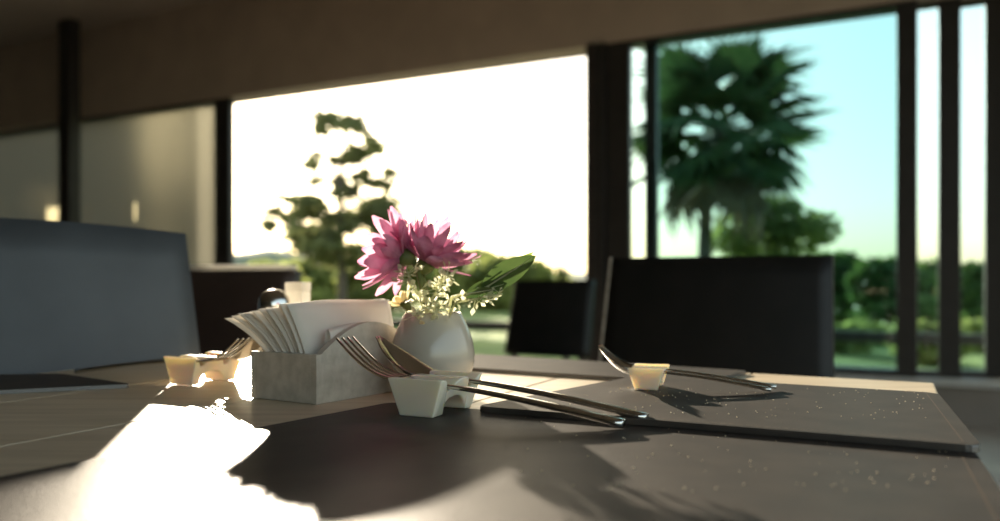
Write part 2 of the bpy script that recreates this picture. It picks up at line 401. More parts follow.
tree_px('airy_tree', 'tall airy tree with sparse crown behind the flower', 342, 24,
        [(322, 122, 16, 7, 140), (345, 128, 26, 12, 420), (364, 150, 20, 12, 420), (332, 160, 22, 12, 360), (374, 178, 16, 10, 360), (345, 186, 20, 13, 420), (306, 200, 20, 8, 260), (280, 214, 22, 7, 240), (268, 226, 10, 5, 70), (320, 214, 26, 10, 420), (360, 212, 36, 16, 1100), (320, 236, 36, 14, 900), (384, 222, 18, 12, 480), (345, 255, 45, 16, 1000)],
        M['t1'], 0.125, 0.13, soft=True)
# the hedge-like row of trees in the open part
row = [(262, 27, 262, 40, 'rounded hedge tree at the left edge of the opening'), (312, 32, 258, 42, 'hedge tree just left of the airy tree trunk'),
       (385, 27.5, 250, 44, 'hedge tree right of the airy tree trunk, behind the flower'), (452, 33, 246, 46, 'taller hedge tree behind the vase leaves'),
       (508, 28, 256, 42, 'hedge tree left of the small black chair'), (562, 33, 280, 34, 'low hedge tree beside the wide dark post')]
for i, (px, Y, ytop, rx, lab) in enumerate(row):
    tree_px('hedge_tree', lab, px, Y, [(px-rx*0.4, ytop+26, rx*0.7, 24, 1300), (px+rx*0.45, ytop+22, rx*0.7, 20, 1300), (px, ytop+14, rx*0.5, 14, 800), (px, ytop+44, rx, 16, 1300)],
            M['t2'], 0.20, 0.14, group='trees forming a hedge', branches=False)
tree_px('slim_tree', 'small slim tree top above the small black chair', 562, 38, [(562, 274, 8, 9, 160), (556, 284, 10, 8, 160), (570, 285, 9, 8, 140)], M['t1'], 0.15, 0.1)
tree_px('round_tree', 'round spreading tree beside the palm trunk', 775, 26,
        [(760, 222, 40, 20, 900), (795, 230, 38, 20, 900), (735, 240, 30, 16, 600), (778, 206, 28, 10, 450), (780, 252, 50, 16, 900)], M['t2'], 0.15, 0.16)
for (px, Y, ytop, rx, n, lab) in [(690, 26, 282, 40, 700, 'dark bushy tree below the palm, behind the large chair'), (845, 20, 252, 40, 900, 'dense dark tree right of the large black chair'),
                              (890, 18, 258, 42, 900, 'dense dark tree behind the first right door bar'), (940, 22.5, 258, 40, 900, 'dense tree behind the second right door bar'),
                              (985, 15, 264, 40, 900, 'dense tree at the right end of the doors')]:
    tree_px('dense_tree', lab, px, Y, [(px-rx*0.4, ytop+26, rx*0.7, 26, n), (px+rx*0.45, ytop+30, rx*0.7, 24, n), (px, ytop+16, rx*0.55, 16, n//2), (px, ytop+56, rx, 26, n)],
            M['t3'], 0.14, 0.14, group='dense trees right', branches=False)
for (px, Y, lab) in [(835, 11.5, 'low green bush behind the large chair corner'), (925, 9.8, 'low bright bush between the two right door bars'), (872, 12.8, 'low green bush left of the first right door bar'), (980, 11.6, 'low bright bush at the far right')]:
    tree_px('garden_bush', lab, px, Y, [(px-14, 338, 24, 20, 700), (px+14, 340, 24, 18, 700), (px, 352, 30, 14, 600)], M['t2'], 0.07, 0.03, group='bushes', branches=False)

def palm(base, px):
    t = thing('fan_palm', 'tall fan palm with a round crown of spiky fronds', 'tree', base, 0)
    H = at(700, 128, base[1]).z-base[2]
    bm = bmesh.new(); tube(bm, [(0, 0, -0.2), (0.05, 0, H*0.4), (0.1, 0, H*0.75), (0.42, 0, H)], [0.24, 0.17, 0.15, 0.16], 10); obj('trunk', bm, M['bark'], t)
    def frond_mesh(rng, droop):
        bm = bmesh.new()
        tube(bm, [(0, 0, 0), (0.6, 0, 0.04), (1.15, 0, 0.0)], [0.03, 0.022, 0.015], 5)
        n = 26
        for i in range(n):
            a = math.radians(-125+250*i/(n-1)); Lb = (1.15-0.25*abs(a)/2.2)*rng.uniform(0.9, 1.08)
            d = Vector((math.cos(a), math.sin(a), 0)); s = Vector((-d.y, d.x, 0)); o = Vector((1.12, 0, 0))
            w = 0.062
            fold = Vector((0, 0, 0.03))
            m1 = o+d*Lb*0.55+Vector((0, 0, -0.03)); tip = o+d*Lb+Vector((rng.uniform(-.05, .05), rng.uniform(-.05, .05), -droop*rng.uniform(0.6, 1.3)))
            v = [bm.verts.new(p) for p in (o, m1-s*w-fold, m1+fold, m1+s*w-fold, tip)]
            bm.faces.new((v[0], v[1], v[2])); bm.faces.new((v[0], v[2], v[3])); bm.faces.new((v[1], v[4], v[2])); bm.faces.new((v[2], v[4], v[3]))
        me = bpy.data.meshes.new('frond'); bm.to_mesh(me); bm.free(); return me
    rng = random.Random(11)
    green = [frond_mesh(rng, d) for d in (0.12, 0.25, 0.4)]; dead = [frond_mesh(rng, 0.5)]
    for m_ in green: m_.materials.append(M['palm'])
    for m_ in dead: m_.materials.append(M['palmd'])
    top = Vector((0.42, 0, H))
    N = 40
    for i in range(N):
        u = (i+0.5)/N
        el = math.asin(max(-1, 0.96-1.86*u)); az = i*2.39996+rng.uniform(-.2, .2)
        me = green[i % 3] if u < 0.88 else dead[0]
        o = bpy.data.objects.new('frond', me); link(o, t)
        o.location = top+Vector((0, 0, 0.1-0.35*u)); o.rotation_euler = (rng.uniform(-.5, .5), -el, az)
        o.scale = (rng.uniform(1.08, 1.36),)*3
    return t
PY = 21.5
palm((at(703, HOR, PY).x, PY, GZ), 703)

# ------------------------------------------------------------------ table
E_ = Vector((0.4265, 0.8235)); FL = Vector((-0.335, 1.2635)); NR = E_+Vector((-0.425, -0.905))*0.9
NL = FL+(NR-E_)
tb = thing('dining_table', 'pale wooden table with rows of planks under the dark mats', 'table', (0.04, 0.62, 0), 0)
def loc(p, o): return (p[0]-o.location.x, p[1]-o.location.y)
# planks run along the right-hand edge direction of the table: four boards
NP = 5
for i in range(NP):
    a0, a1 = i/NP, (i+1)/NP
    g = 0.0006
    e = (E_-FL).normalized()*g
    poly = [loc(NL.lerp(NR, a0)+e, tb), loc(NL.lerp(NR, a1)-e, tb), loc(FL.lerp(E_, a1)-e, tb), loc(FL.lerp(E_, a0)+e, tb)]
    bm = bmesh.new(); prism(bm, poly, TBL-0.028, TBL, 0.0015)
    obj('plank', bm, M['wood'], tb)
ctr = (E_+FL+NR+NL)/4
tm = Matrix.Translation((ctr.x-0.04, ctr.y-0.62, 0)) @ Matrix.Rotation(math.radians(-30), 4, 'Z')
bm = bmesh.new(); box(bm, -0.06, 0.06, -0.06, 0.06, 0.03, TBL-0.05, tm, 0.008); obj('pedestal', bm, M['base'], tb)
bm = bmesh.new(); box(bm, -0.15, 0.15, -0.15, 0.09, 0.0, 0.03, tm, 0.008); obj('base_plate', bm, M['base'], tb)
bm = bmesh.new(); box(bm, -0.30, 0.30, -0.04, 0.04, TBL-0.055, TBL-0.028, tm, 0.004); box(bm, -0.04, 0.04, -0.30, -0.041, TBL-0.055, TBL-0.028, tm, 0.004); box(bm, -0.04, 0.04, 0.041, 0.30, TBL-0.055, TBL-0.028, tm, 0.004); obj('support_bracket', bm, M['base'], tb)

def placemat(label, pts, z0, th):
    c = sum((Vector((p[0], p[1])) for p in pts), Vector((0, 0)))/len(pts)
    t = thing('placemat', label, 'placemat', (c.x, c.y, z0), 0, 'dark leather placemats')
    loc_ = [Vector((p[0]-c.x, p[1]-c.y)) for p in pts]
    # rounded corners
    poly = []
    n = len(loc_)
    for i in range(n):
        p, a, b = loc_[i], loc_[i-1], loc_[(i+1) % n]
        da, db = (a-p).normalized()*0.008, (b-p).normalized()*0.008
        for k in range(5):
            u = k/4
            poly.append((p+da)*(1-u)**2+p*2*u*(1-u)+(p+db)*u*u)
    bm = bmesh.new(); prism(bm, poly, 0, th, 0.0012); obj('leather_pad', bm, M['leather'], t)
    # stitched seam a little inside the edge
    bm = bmesh.new()
    for i in range(n):
        a, b = loc_[i], loc_[(i+1) % n]
        ca, cb = a*(1-0.008/max(.01, a.length)*1.4), b*(1-0.008/max(.01, b.length)*1.4)
        L = (cb-ca).length; k = max(1, int(L/0.0055)); d = (cb-ca)/k; s = Vector((-d.y, d.x)).normalized()*0.0004
        for j in range(k):
            p, q = ca+d*(j+0.15), ca+d*(j+0.85)
            v = [bm.verts.new((x.x, x.y, th+0.0002)) for x in (p-s, q-s, q+s, p+s)]
            bm.faces.new(v)
    o = obj('stitched_seam', bm, M['stitch'], t)
    return t
zt = TBL+0.0003
m1z = zt+0.0035
nl, nr = tp(391, 402, m1z), tp(974, 450, m1z)
vL = (tp(185, 440)-tp(0, 475)).normalized(); vR = (tp(1000, 504)-tp(967, 452)).normalized()
placemat('large foreground placemat in the sunlight, nearest the camera', [nl-vL*0.62, nl, nr, nr+vR*0.30], zt, 0.0035)
placemat('thick-edged placemat overlapping the foreground one on the right', [tp(476, 406, zt+0.008), tp(982, 446, zt+0.008), tp(938, 393, zt+0.008), tp(640, 375, zt+0.008)], zt+0.0039, 0.0042)
placemat('far placemat behind the vase, before the large black chair', [tp(395, 366), tp(700, 386), tp(748, 374), tp(478, 357)], zt, 0.0035)
placemat('placemat at the left table end below the blue-grey chair', [tp(-150, 402), tp(132, 388), tp(60, 377), tp(-150, 381)], zt, 0.0035)
m2z = zt+0.0039+0.0042

# pale crumbs and dust on the mats
bm = bmesh.new()
for i in range(240):
    if i < 150:
        p = tp(rnd.uniform(560, 930), rnd.uniform(398, 432)); z = m2z
        if p.y < tp(p.x/p.y*FPX+500, 408+0.083*(p.x/p.y*FPX+500-476)+6).y: continue
    else:
        px = rnd.uniform(520, 960); p = tp(px, rnd.uniform(408+0.083*(px-476)+6, 500)); z = m1z
    r = rnd.uniform(0.0002, 0.0006)
    bmesh.ops.create_icosphere(bm, subdivisions=1, radius=r, matrix=Matrix.Translation((p.x, p.y, z+r*0.5)))
cr = obj('crumbs', bm, M['crumb']); tag(cr, 'pale dust and crumbs scattered over the dark placemats', 'crumbs', kind='stuff')

# ------------------------------------------------------------------ vase and flowers
VX, VY = at(433, 350, 0.74).x, 0.74
vt = thing('vase', 'small egg-shaped grey glazed vase holding pink flowers', 'vase', (VX, VY, TBL+0.0003))
prof = [(0.0, 0.0), (0.017, 0.0), (0.019, 0.001), (0.026, 0.006), (0.033, 0.016), (0.0365, 0.028), (0.0368, 0.036), (0.0352, 0.047), (0.0315, 0.058), (0.0272, 0.067), (0.0248, 0.0712), (0.0243, 0.0722), (0.0236, 0.0720), (0.0232, 0.071), (0.0255, 0.066), (0.030, 0.056), (0.033, 0.046), (0.034, 0.036), (0.033, 0.026), (0.029, 0.014), (0.0, 0.006)]
bm = bmesh.new(); lathe(bm, [(max(r, 0.0004), z) for r, z in prof], 56); obj('body', bm, M['vase'], vt, smooth=True)
bm = bmesh.new(); lathe(bm, [(0.0004, 0.058), (0.0285, 0.058), (0.0285, 0.060), (0.0004, 0.0605)], 32); obj('floral_foam', bm, M['sepal'], vt)
VT = Vector((VX, VY, TBL+0.0605))

def petal_mesh(L, w, curl, m, rng):
    n, k = 6, 2
    vs_, fs = [], []
    for i in range(n+1):
        t = i/n
        ww = w*(0.30+0.9*math.sin(PI*min(1, t*0.86+0.06))**0.8)*(1 if t < 0.97 else 0.35)
        for j in range(-k, k+1):
            u = j/k
            vs_.append((L*t, ww*u*0.5, curl*L*t*t+0.10*w*u*u+0.02*w*math.sin(9*t+3*u)))
    c = 2*k+1
    for i in range(n):
        for j in range(c-1):
            a = i*c+j; fs.append((a, a+1, a+c+1, a+c))
    me = bpy.data.meshes.new('petal'); me.from_pydata(vs_, [], fs); me.materials.append(m)
    for p in me.polygons: p.use_smooth = True
    return me
def frame_from(axis):
    return axis.to_track_quat('Z', 'Y')
def bloom(root, name, center, axis, rings, L, w, m, seed, rec_r=0.008):
    rng = random.Random(seed)
    q = frame_from(axis.normalized())
    bm = bmesh.new(); lathe(bm, [(0.002, -0.010), (rec_r*0.6, -0.0085), (rec_r, -0.003), (rec_r*1.05, 0.001), (rec_r*0.6, 0.003), (0.0005, 0.0035)], 16)
    rec = obj(name, bm, M['sepal'], root, smooth=True)
    rec.location = center-root.location; rec.rotation_mode = 'QUATERNION'; rec.rotation_quaternion = q
    meshes = [petal_mesh(L*s, w*rng.uniform(0.9, 1.1), c, m, rng) for s, c in ((1, 0.10), (0.95, -0.08), (1.04, 0.22), (0.86, 0.02))]
    for (n, open_deg, sc, z) in rings:
        for i in range(n):
            o = bpy.data.objects.new('petal', rng.choice(meshes)); link(o, rec)
            az = 2*PI*(i+rng.uniform(-.3, .3))/n; el = math.radians(90-open_deg+rng.uniform(-7, 7))
            o.rotation_mode = 'QUATERNION'
            o.rotation_quaternion = Quaternion((0, 0, 1), az) @ Quaternion((0, 1, 0), -el) @ Quaternion((1, 0, 0), rng.uniform(-.5, .5))
            o.location = Vector((math.cos(az)*rec_r*0.6, math.sin(az)*rec_r*0.6, z))
            s = sc*rng.uniform(0.88, 1.08); o.scale = (s, s*rng.uniform(.85, 1.1), s)
    return rec
def flower(label, base, center, axis, rings, L, w, m, seed, sag, group=None, rec_r=0.008, name='pink_flower'):
    t = thing(name, label, 'flower', base, 0, group)
    d = axis.normalized(); neck = center-d*0.009
    bm = bmesh.new()
    pts = [base, base.lerp(neck, 0.5)+Vector(sag), neck-d*0.01, neck]
    sm = []
    for i in range(9):
        u = i/8; a = [pts[0], pts[1], pts[3]]
        sm.append((a[0]*(1-u)**2+a[1]*2*u*(1-u)+a[2]*u*u)-base)
    tube(bm, sm, [0.0022]*8+[0.0026], 8); obj('stem', bm, M['sepal'], t, smooth=True)
    bloom(t, 'flower_head', center, axis, rings, L, w, m, seed, rec_r)
    return t
cR = at(426, 264, 0.735); cL = at(404, 257, 0.725)
flower('pink daisy-like flower tilted right, petals fanned upwards', VT+Vector((0.002, 0.0, 0)), cR, Vector((0.50, 0.0, 0.86)),
       [(15, 68, 1.05, 0.0), (15, 52, 1.0, 0.001), (12, 32, 0.92, 0.002)], 0.045, 0.0100, M['petal'], 3, (0.002, 0, 0), 'pink flowers in the vase')
flower('pink daisy-like flower tilted left, petals drooping over the napkins', VT+Vector((-0.007, -0.006, 0)), cL, Vector((-0.86, 0.25, 0.30)),
       [(15, 82, 0.90, -0.001), (15, 62, 1.02, 0.0), (12, 40, 1.05, 0.002)], 0.037, 0.0105, M['petal'], 5, (0.006, -0.002, 0.006), 'pink flowers in the vase')
flower('small yellow flower peeking out behind the vase rim', VT+Vector((-0.016, 0.006, 0)), at(404, 303, 0.755), Vector((-0.6, 0.2, 0.7)),
       [(9, 60, 1.0, 0.0), (7, 35, 0.9, 0.001)], 0.012, 0.006, M['petal2'], 9, (0, 0, 0.004), rec_r=0.004, name='yellow_flower')

def leaf_mesh(L, w, bend, fold):
    n, k = 12, 2
    vs_, fs = [], []
    for i in range(n+1):
        t = i/n; ww = w*math.sin(PI*min(1.0, t**0.9))**0.85+0.0006
        for j in range(-k, k+1):
            u = j/k
            vs_.append((L*t, ww*u*0.5, bend*L*math.sin(PI*t*0.5)*t+fold*ww*abs(u)))
    c = 2*k+1
    for i in range(n):
        for j in range(c-1):
            a = i*c+j; fs.append((a, a+1, a+c+1, a+c))
    return vs_, fs
def leafobj(root, p0, p1, w, m, roll, bend=0.05, fold=0.12):
    d = p1-p0; L = d.length
    vs_, fs = leaf_mesh(L, w, bend, fold)
    o = meshobj('leaf', vs_, fs, m, root, smooth=True)
    x = d.normalized(); y = Vector((0, 1, 0)).cross(x).normalized(); z = x.cross(y)   # y in the picture plane -> the blade faces front
    R = Matrix((x, y, z)).transposed().to_4x4() @ Matrix.Rotation(roll, 4, 'X')
    o.matrix_parent_inverse = Matrix.Identity(4)
    o.location = p0-root.location; o.rotation_euler = R.to_euler()
    bm = bmesh.new(); tube(bm, [(0, 0, 0), (L*0.5, 0, bend*L*0.5*0.70+0.0002), (L*0.93, 0, bend*L*0.92)], [0.0009, 0.0006, 0.0002], 6)
    obj('midrib', bm, M['filler'], o)
    return o
b0 = VT+Vector((0.010, -0.008, 0))
sp = thing('leaf_sprig', 'green leafy sprig leaning right out of the vase', 'sprig', b0)
bm = bmesh.new(); tube(bm, [Vector((0, 0, 0)), at(452, 297, 0.722)-b0, at(468, 293, 0.715)-b0, at(500, 270, 0.705)-b0], [0.0014, 0.0012, 0.001, 0.0006], 8); obj('stem', bm, M['filler'], sp, smooth=True)
leafobj(sp, at(480, 291, 0.708), at(536, 257, 0.69), 0.0215, M['leaf'], 0.35)
leafobj(sp, at(482, 283, 0.715), at(533, 250, 0.715), 0.0125, M['leafl'], -0.7)
leafobj(sp, at(464, 296, 0.712), at(506, 283, 0.70), 0.0170, M['leaf'], -0.2)
leafobj(sp, at(466, 294, 0.70), at(497, 290, 0.70), 0.0080, M['leaf'], 0.9)

def filler(label, pts, n, seed, spread):
    rng = random.Random(seed); base = pts[0]
    t = thing('filler_sprig', label, 'sprig', base, 0, 'pale filler sprigs')
    P = [p-base for p in pts]
    bm = bmesh.new(); tube(bm, P, 0.0008, 6); obj('stem', bm, M['filler'], t)
    bm = bmesh.new()
    for i in range(n):
        u = rng.uniform(0.15, 1)*(len(P)-1); k = min(int(u), len(P)-2); p = P[k].lerp(P[k+1], u-k)
        d = Vector((rng.gauss(0, 1), rng.gauss(0, 1), rng.gauss(0.1, 0.8))).normalized()
        q = p+d*rng.uniform(0.15, 1)*spread
        L = rng.uniform(0.004, 0.0085); w = L*rng.uniform(0.5, 0.75)
        a = Vector((rng.gauss(0, 1), rng.gauss(0, 1), rng.gauss(0, 1))).normalized(); s = a.cross(d).normalized()
        v = [bm.verts.new(x) for x in (q, q+d*L*0.5+s*w*0.5, q+d*L, q+d*L*0.5-s*w*0.5)]
        bm.faces.new(v)
        tube(bm, [p, q], 0.00028, 4)
    o = obj('leaflets', bm, M['filler'], t); o['kind'] = 'stuff'
filler('pale green filler sprig spilling over the left vase rim', [VT+Vector((-0.006, -0.010, 0)), at(420, 296, 0.716), at(410, 285, 0.712), at(408, 272, 0.71)], 60, 1, 0.010)
filler('pale green filler sprig in the middle, around the flower stem', [VT+Vector((0.004, -0.012, 0)), at(432, 298, 0.715), at(440, 285, 0.712), at(448, 272, 0.712)], 60, 2, 0.010)
filler('pale green filler sprig reaching right below the leaves', [VT+Vector((0.012, -0.010, 0)), at(455, 303, 0.712), at(480, 298, 0.706), at(502, 294, 0.70)], 46, 3, 0.009)
filler('pale green filler sprig low along the vase rim', [VT+Vector((-0.002, -0.016, 0)), at(440, 306, 0.708), at(424, 310, 0.704), at(414, 316, 0.702)], 50, 4, 0.008)

# ------------------------------------------------------------------ napkin holder and napkins
K = Vector((-0.148, 0.677)); ANG = math.radians(58)
BL, BW, BH = 0.135, 0.076, 0.040
nt_ = thing('napkin_holder', 'grey stone-look napkin box with arched long sides', 'napkin holder', (K.x, K.y, TBL+0.0003), ANG)   # local x = long side, y = to the left-back
def arch(u): return BH+0.024*math.sin(PI*min(1, max(0, (u-0.006)/(BL-0.012))))**0.9
def side(y0, y1, name):
    bm = bmesh.new(); n = 24
    a = [(BL*i/n, arch(BL*i/n)) for i in range(n+1)]
    poly = [(0, 0)]+a+[(BL, 0)]
    A = [bm.verts.new((x, y0, z)) for x, z in poly]; B = [bm.verts.new((x, y1, z)) for x, z in poly]
    bm.faces.new(A); bm.faces.new(B[::-1]); k = len(poly)
    for i in range(k): bm.faces.new((A[i], A[(i+1) % k], B[(i+1) % k], B[i]))
    return obj(name, bm, M['stone'], nt_)
side(0, 0.006, 'side_panel'); side(BW-0.006, BW, 'side_panel')
bm = bmesh.new(); box(bm, 0.0, 0.006, 0.006, BW-0.006, 0, BH, None, 0.001); obj('end_panel', bm, M['stone'], nt_)
bm = bmesh.new(); box(bm, BL-0.006, BL, 0.006, BW-0.006, 0, BH, None, 0.001); obj('end_panel', bm, M['stone'], nt_)
bm = bmesh.new(); box(bm, 0.006, BL-0.006, 0.006, BW-0.006, 0, 0.005); obj('bottom_panel', bm, M['stone'], nt_)

NN = 14
ORD = ['first', 'second', 'third', 'fourth', 'fifth', 'sixth', 'seventh', 'eighth', 'ninth', 'tenth', 'eleventh', 'twelfth']
for i in range(NN):
    f = i/(NN-1)
    y0 = 0.018+f*0.030                     # position across the box
    Hn = 0.0775-0.002*f; x0 = 0.0135-0.006*math.sin(i*2.1)*0.4; Ln = 0.112
    vs_, fs = [], []
    nx, nz = 14, 10
    th = 0.0021
    for side_ in (0, 1):
        for a in range(nx+1):
            for b in range(nz+1):
                t = b/nz; s = a/nx
                lean = (0.010+0.016*f)*t**2.0
                near = (1-s)**3
                x = x0+Ln*s-0.026*near*t**1.5*(0.7+0.3*f)
                y = y0+lean+0.017*near*t**2*f+0.0004*math.sin(7*s+i)*t+(side_*th*(1-0.35*abs(2*t-1)))
                z = 0.0055+Hn*t-0.007*f*t**3-0.0025*near*t*(1+f)+0.0012*math.sin(5*s+1.3*i)*t
                vs_.append((x, y, z))
    c = nz+1; off = (nx+1)*c
    for a in range(nx):
        for b in range(nz):
            q = a*c+b
            fs.append((q, q+c, q+c+1, q+1)); fs.append((off+q, off+q+1, off+q+c+1, off+q+c))
    for a in range(nx):                          # fold along the top, closed bottom
        q = a*c+nz; fs.append((q, q+c, off+q+c, off+q)); q = a*c; fs.append((q, off+q, off+q+c, q+c))
    for b in range(nz):
        q = nx*c+b; fs.append((q, off+q, off+q+1, q+1)); q = b; fs.append((q, q+1, off+q+1, off+q))
    o = meshobj('napkin', vs_, fs, M['paper'], None, smooth=False)
    for p in o.data.polygons: p.use_smooth = True
    o.location = (K.x, K.y, TBL+0.0003); o.rotation_euler = (0, 0, ANG)
    lab = ('frontmost tall white paper napkin, its broad face towards the camera' if i == 0 else
           'rearmost white paper napkin, leftmost in the fanned bundle' if i == NN-1 else
           ORD[i-1]+' white napkin counted left from the broad front napkin')
    tag(o, lab, 'napkin', 'paper napkins in the box')
# a shorter napkin stuffed in front, its top fold catching the sun
vs_, fs = [], []
for a in range(11):
    s = a/10
    for (y, z) in ((0.0085, 0.006), (0.0085, 0.03), (0.0075, 0.056+0.004*math.sin(PI*s)), (0.0100, 0.0595+0.004*math.sin(PI*s)), (0.0135, 0.057+0.004*math.sin(PI*s)), (0.0145, 0.03), (0.0145, 0.006)):
        vs_.append((0.024+0.08*s, y, z))
for a in range(10):
    for b in range(6):
        q = a*7+b; fs.append((q, q+7, q+8, q+1))
o = meshobj('napkin', vs_, fs, M['paper'], None, smooth=True); o.location = (K.x, K.y, TBL+0.0003); o.rotation_euler = (0, 0, ANG)
tag(o, 'short white paper napkin tucked in front, lit along its fold', 'napkin', 'paper napkins in the box')

# shaker and small white carton behind the napkins
p = at(274, 300, 0.93)
s_ = thing('salt_shaker', 'glass shaker with a domed metal cap behind the napkins', 'shaker', (p.x, p.y, TBL+0.0003))
bm = bmesh.new(); lathe(bm, [(0.0004, 0), (0.019, 0), (0.0205, 0.003), (0.0195, 0.03), (0.0165, 0.055), (0.016, 0.062), (0.0004, 0.062)], 32); obj('glass_body', bm, M['clear'], s_, smooth=True)
bm = bmesh.new(); lathe(bm, [(0.0004, 0.0622), (0.0175, 0.0622), (0.0178, 0.074), (0.0165, 0.081), (0.0125, 0.0868), (0.0065, 0.0898), (0.0004, 0.0905)], 32); obj('cap', bm, M['steel'], s_, smooth=True)
bm = bmesh.new(); lathe(bm, [(0.0004, 0.004), (0.0165, 0.004), (0.0165, 0.028), (0.0004, 0.032)], 24); obj('salt', bm, M['packet'], s_, smooth=True)
p = at(298, 300, 0.95)
c_ = thing('toothpick_box', 'small upright white paper box beside the shaker cap', 'box', (p.x, p.y, TBL+0.0003), math.radians(-18))
bm = bmesh.new(); box(bm, -0.011, 0.011, -0.009, 0.009, 0, 0.088, None, 0.001); obj('carton', bm, M['packet'], c_)
bm = bmesh.new(); box(bm, -0.0116, 0.0116, -0.0096, 0.0096, 0.0882, 0.0985, None, 0.0015); obj('lid', bm, M['packet'], c_)

# ------------------------------------------------------------------ cutlery rests and cutlery
def rest(label, locn, rz, scale=1):
    L, Wb, Wt, H = 0.060, 0.0140, 0.0225, 0.0265
    def tz(u):
        d = lambda c, w: math.exp(-((u-c)/w)**2)
        return H+0.0010*(abs(u)/0.03)**2-0.0090*d(-0.012, 0.0062)-0.0090*d(0.0185, 0.0052)
    top = [(-0.030+0.060*k/30, tz(-0.030+0.060*k/30)) for k in range(31)]
    ar = [(0.0165*math.cos(a)+0.002, 0.0005+0.0125*math.sin(a)) for a in [PI*k/12 for k in range(13)]]
    poly = [(-0.0275, 0)]+top+[(0.0275, 0)]+ar
    t = thing('cutlery_rest', label, 'cutlery rest', locn, rz, 'ceramic cutlery rests', scale)
    bm = bmesh.new()
    rings = []
    for v in (-1, -0.8, -0.5, 0, 0.5, 0.8, 1):
        ring = []
        for (u, w) in poly:
            f = (w/H)
            hw = Wb+(Wt-Wb)*max(0, f)**1.3-0.0022*math.sin(PI*min(1, max(0, f)))
            crown = 0.0008*(1-v*v) if w > 0.012 else 0
            edge = 0.0006 if abs(v) == 1 else 0
            ring.append(Vector((v*hw, u*(1-edge*6), w-crown*0.5-(edge if w > 0.012 else 0))))
        rings.append(ring)
    loft(bm, rings)
    bmesh.ops.triangulate(bm, faces=[f for f in bm.faces if len(f.verts) > 4])
    es = [e for e in bm.edges if len(e.link_faces) == 2 and e.calc_face_angle(0) > 0.9]
    o = obj('ceramic_body', bm, M['ceramic'], t, smooth=True)
    o.data.set_sharp_from_angle(angle=math.radians(50))
    bv = o.modifiers.new('soft_edges', 'BEVEL'); bv.width = 0.0012; bv.segments = 3; bv.limit_method = 'ANGLE'; bv.angle_limit = math.radians(50)
    return t
def section(x, z, hw, ht, ang, n=10):
    c, s = math.cos(ang), math.sin(ang)
    out = []
    for k in range(n):
        a = 2*PI*k/n
        cy, cz = math.cos(a), math.sin(a)
        y = hw*math.copysign(abs(cy)**0.7, cy); q = ht*math.copysign(abs(cz)**0.7, cz)
        out.append(Vector((x-q*s, y, z+q*c)))
    return out
def path(L, xr, zr, tipz, endz=0.0042):
    """height of the cutlery axis: rests on its end and on the holder, then rises to the tip"""
    def f(x):
        if x < xr:
            u = x/xr; return endz+(zr-endz)*(1.35*u-0.35*u*u*u)*1.0
        u = (x-xr)/(L-xr); return zr+(tipz-zr)*(0.18*u+0.82*u**1.35)-0.004*math.sin(PI*u)
    return f
def handle_obj(t, L, xr, fz, x1, m, wide):
    bm = bmesh.new(); rings = []
    n = 22
    for i in range(n+1):
        x = x1*i/n; u = i/n
        hw = wide*(1-0.62*u**0.8) if u > 0.02 else wide*0.8
        ht = 0.0026*(1-0.45*u)
        a = math.atan2(fz(x+0.002)-fz(x-0.002 if x > 0.002 else 0), 0.004 if x > 0.002 else 0.002+x)
        rings.append(section(x, fz(x), hw, ht, a))
    loft(bm, rings); obj('handle', bm, m, t, smooth=True)
def make_fork(label, loc_, rz, L, xr, zr, tipz, group, scale=1):
    t = thing('fork', label, 'fork', loc_, rz, group); t.scale = (scale,)*3
    fz = path(L, xr, zr, tipz); xh = L-0.072
    handle_obj(t, L, xr, fz, xh, M['steel'], 0.0062)
    bm = bmesh.new(); rings = []
    for i in range(9):
        x = xh-0.002+(L-0.052-xh+0.002)*i/8; u = i/8
        a = math.atan2(fz(x+0.002)-fz(x-0.002), 0.004)
        rings.append(section(x, fz(x), 0.0024+0.0086*u**1.3, 0.0013, a))
    loft(bm, rings); obj('root', bm, M['steel'], t, smooth=True)
    for k in range(4):
        y0 = -0.0093+0.0062*k
        bm = bmesh.new(); rings = []
        for i in range(11):
            x = L-0.053+0.053*i/10; u = i/10
            a = math.atan2(fz(x+0.002)-fz(x-0.002), 0.004)
            bow = -0.0035*math.sin(PI*u)
            r = section(x, fz(x)+bow, 0.0019*(1-0.45*u), 0.0012*(1-0.35*u), a, 8)
            rings.append([v+Vector((0, y0*(1+0.06*u), 0)) for v in r])
        loft(bm, rings); obj('tine', bm, M['steel'], t, smooth=True)
    return t
def make_spoon(label, loc_, rz, L, xr, zr, tipz, group, scale=1):
    t = thing('spoon', label, 'spoon', loc_, rz, group); t.scale = (scale,)*3
    fz = path(L, xr, zr, tipz); bl = 0.055; xh = L-bl+0.002
    handle_obj(t, L, xr, fz, xh, M['steel'], 0.0055)
    vs_, fs = [], []
    n, k = 18, 8
    for i in range(n+1):
        u = i/n; x = L-bl+bl*u
        w = 0.0170*math.sin(PI*min(1, max(0.03, u**0.85*0.97+0.03)))**0.62
        if i == n: w = 0.003
        for j in range(-k, k+1):
            s = j/k
            dep = 0.0105*(1-s*s)*math.sin(PI*min(1, u*0.9+0.1))**0.8
            vs_.append((x, w*s, fz(x)-dep))
    c = 2*k+1
    for i in range(n):
        for j in range(c-1):
            a = i*c+j; fs.append((a, a+1, a+c+1, a+c))
    o = meshobj('bowl', vs_, fs, M['steel'], t, smooth=True)
    sm = o.modifiers.new('thick', 'SOLIDIFY'); sm.thickness = 0.0012; sm.offset = 0
    return t
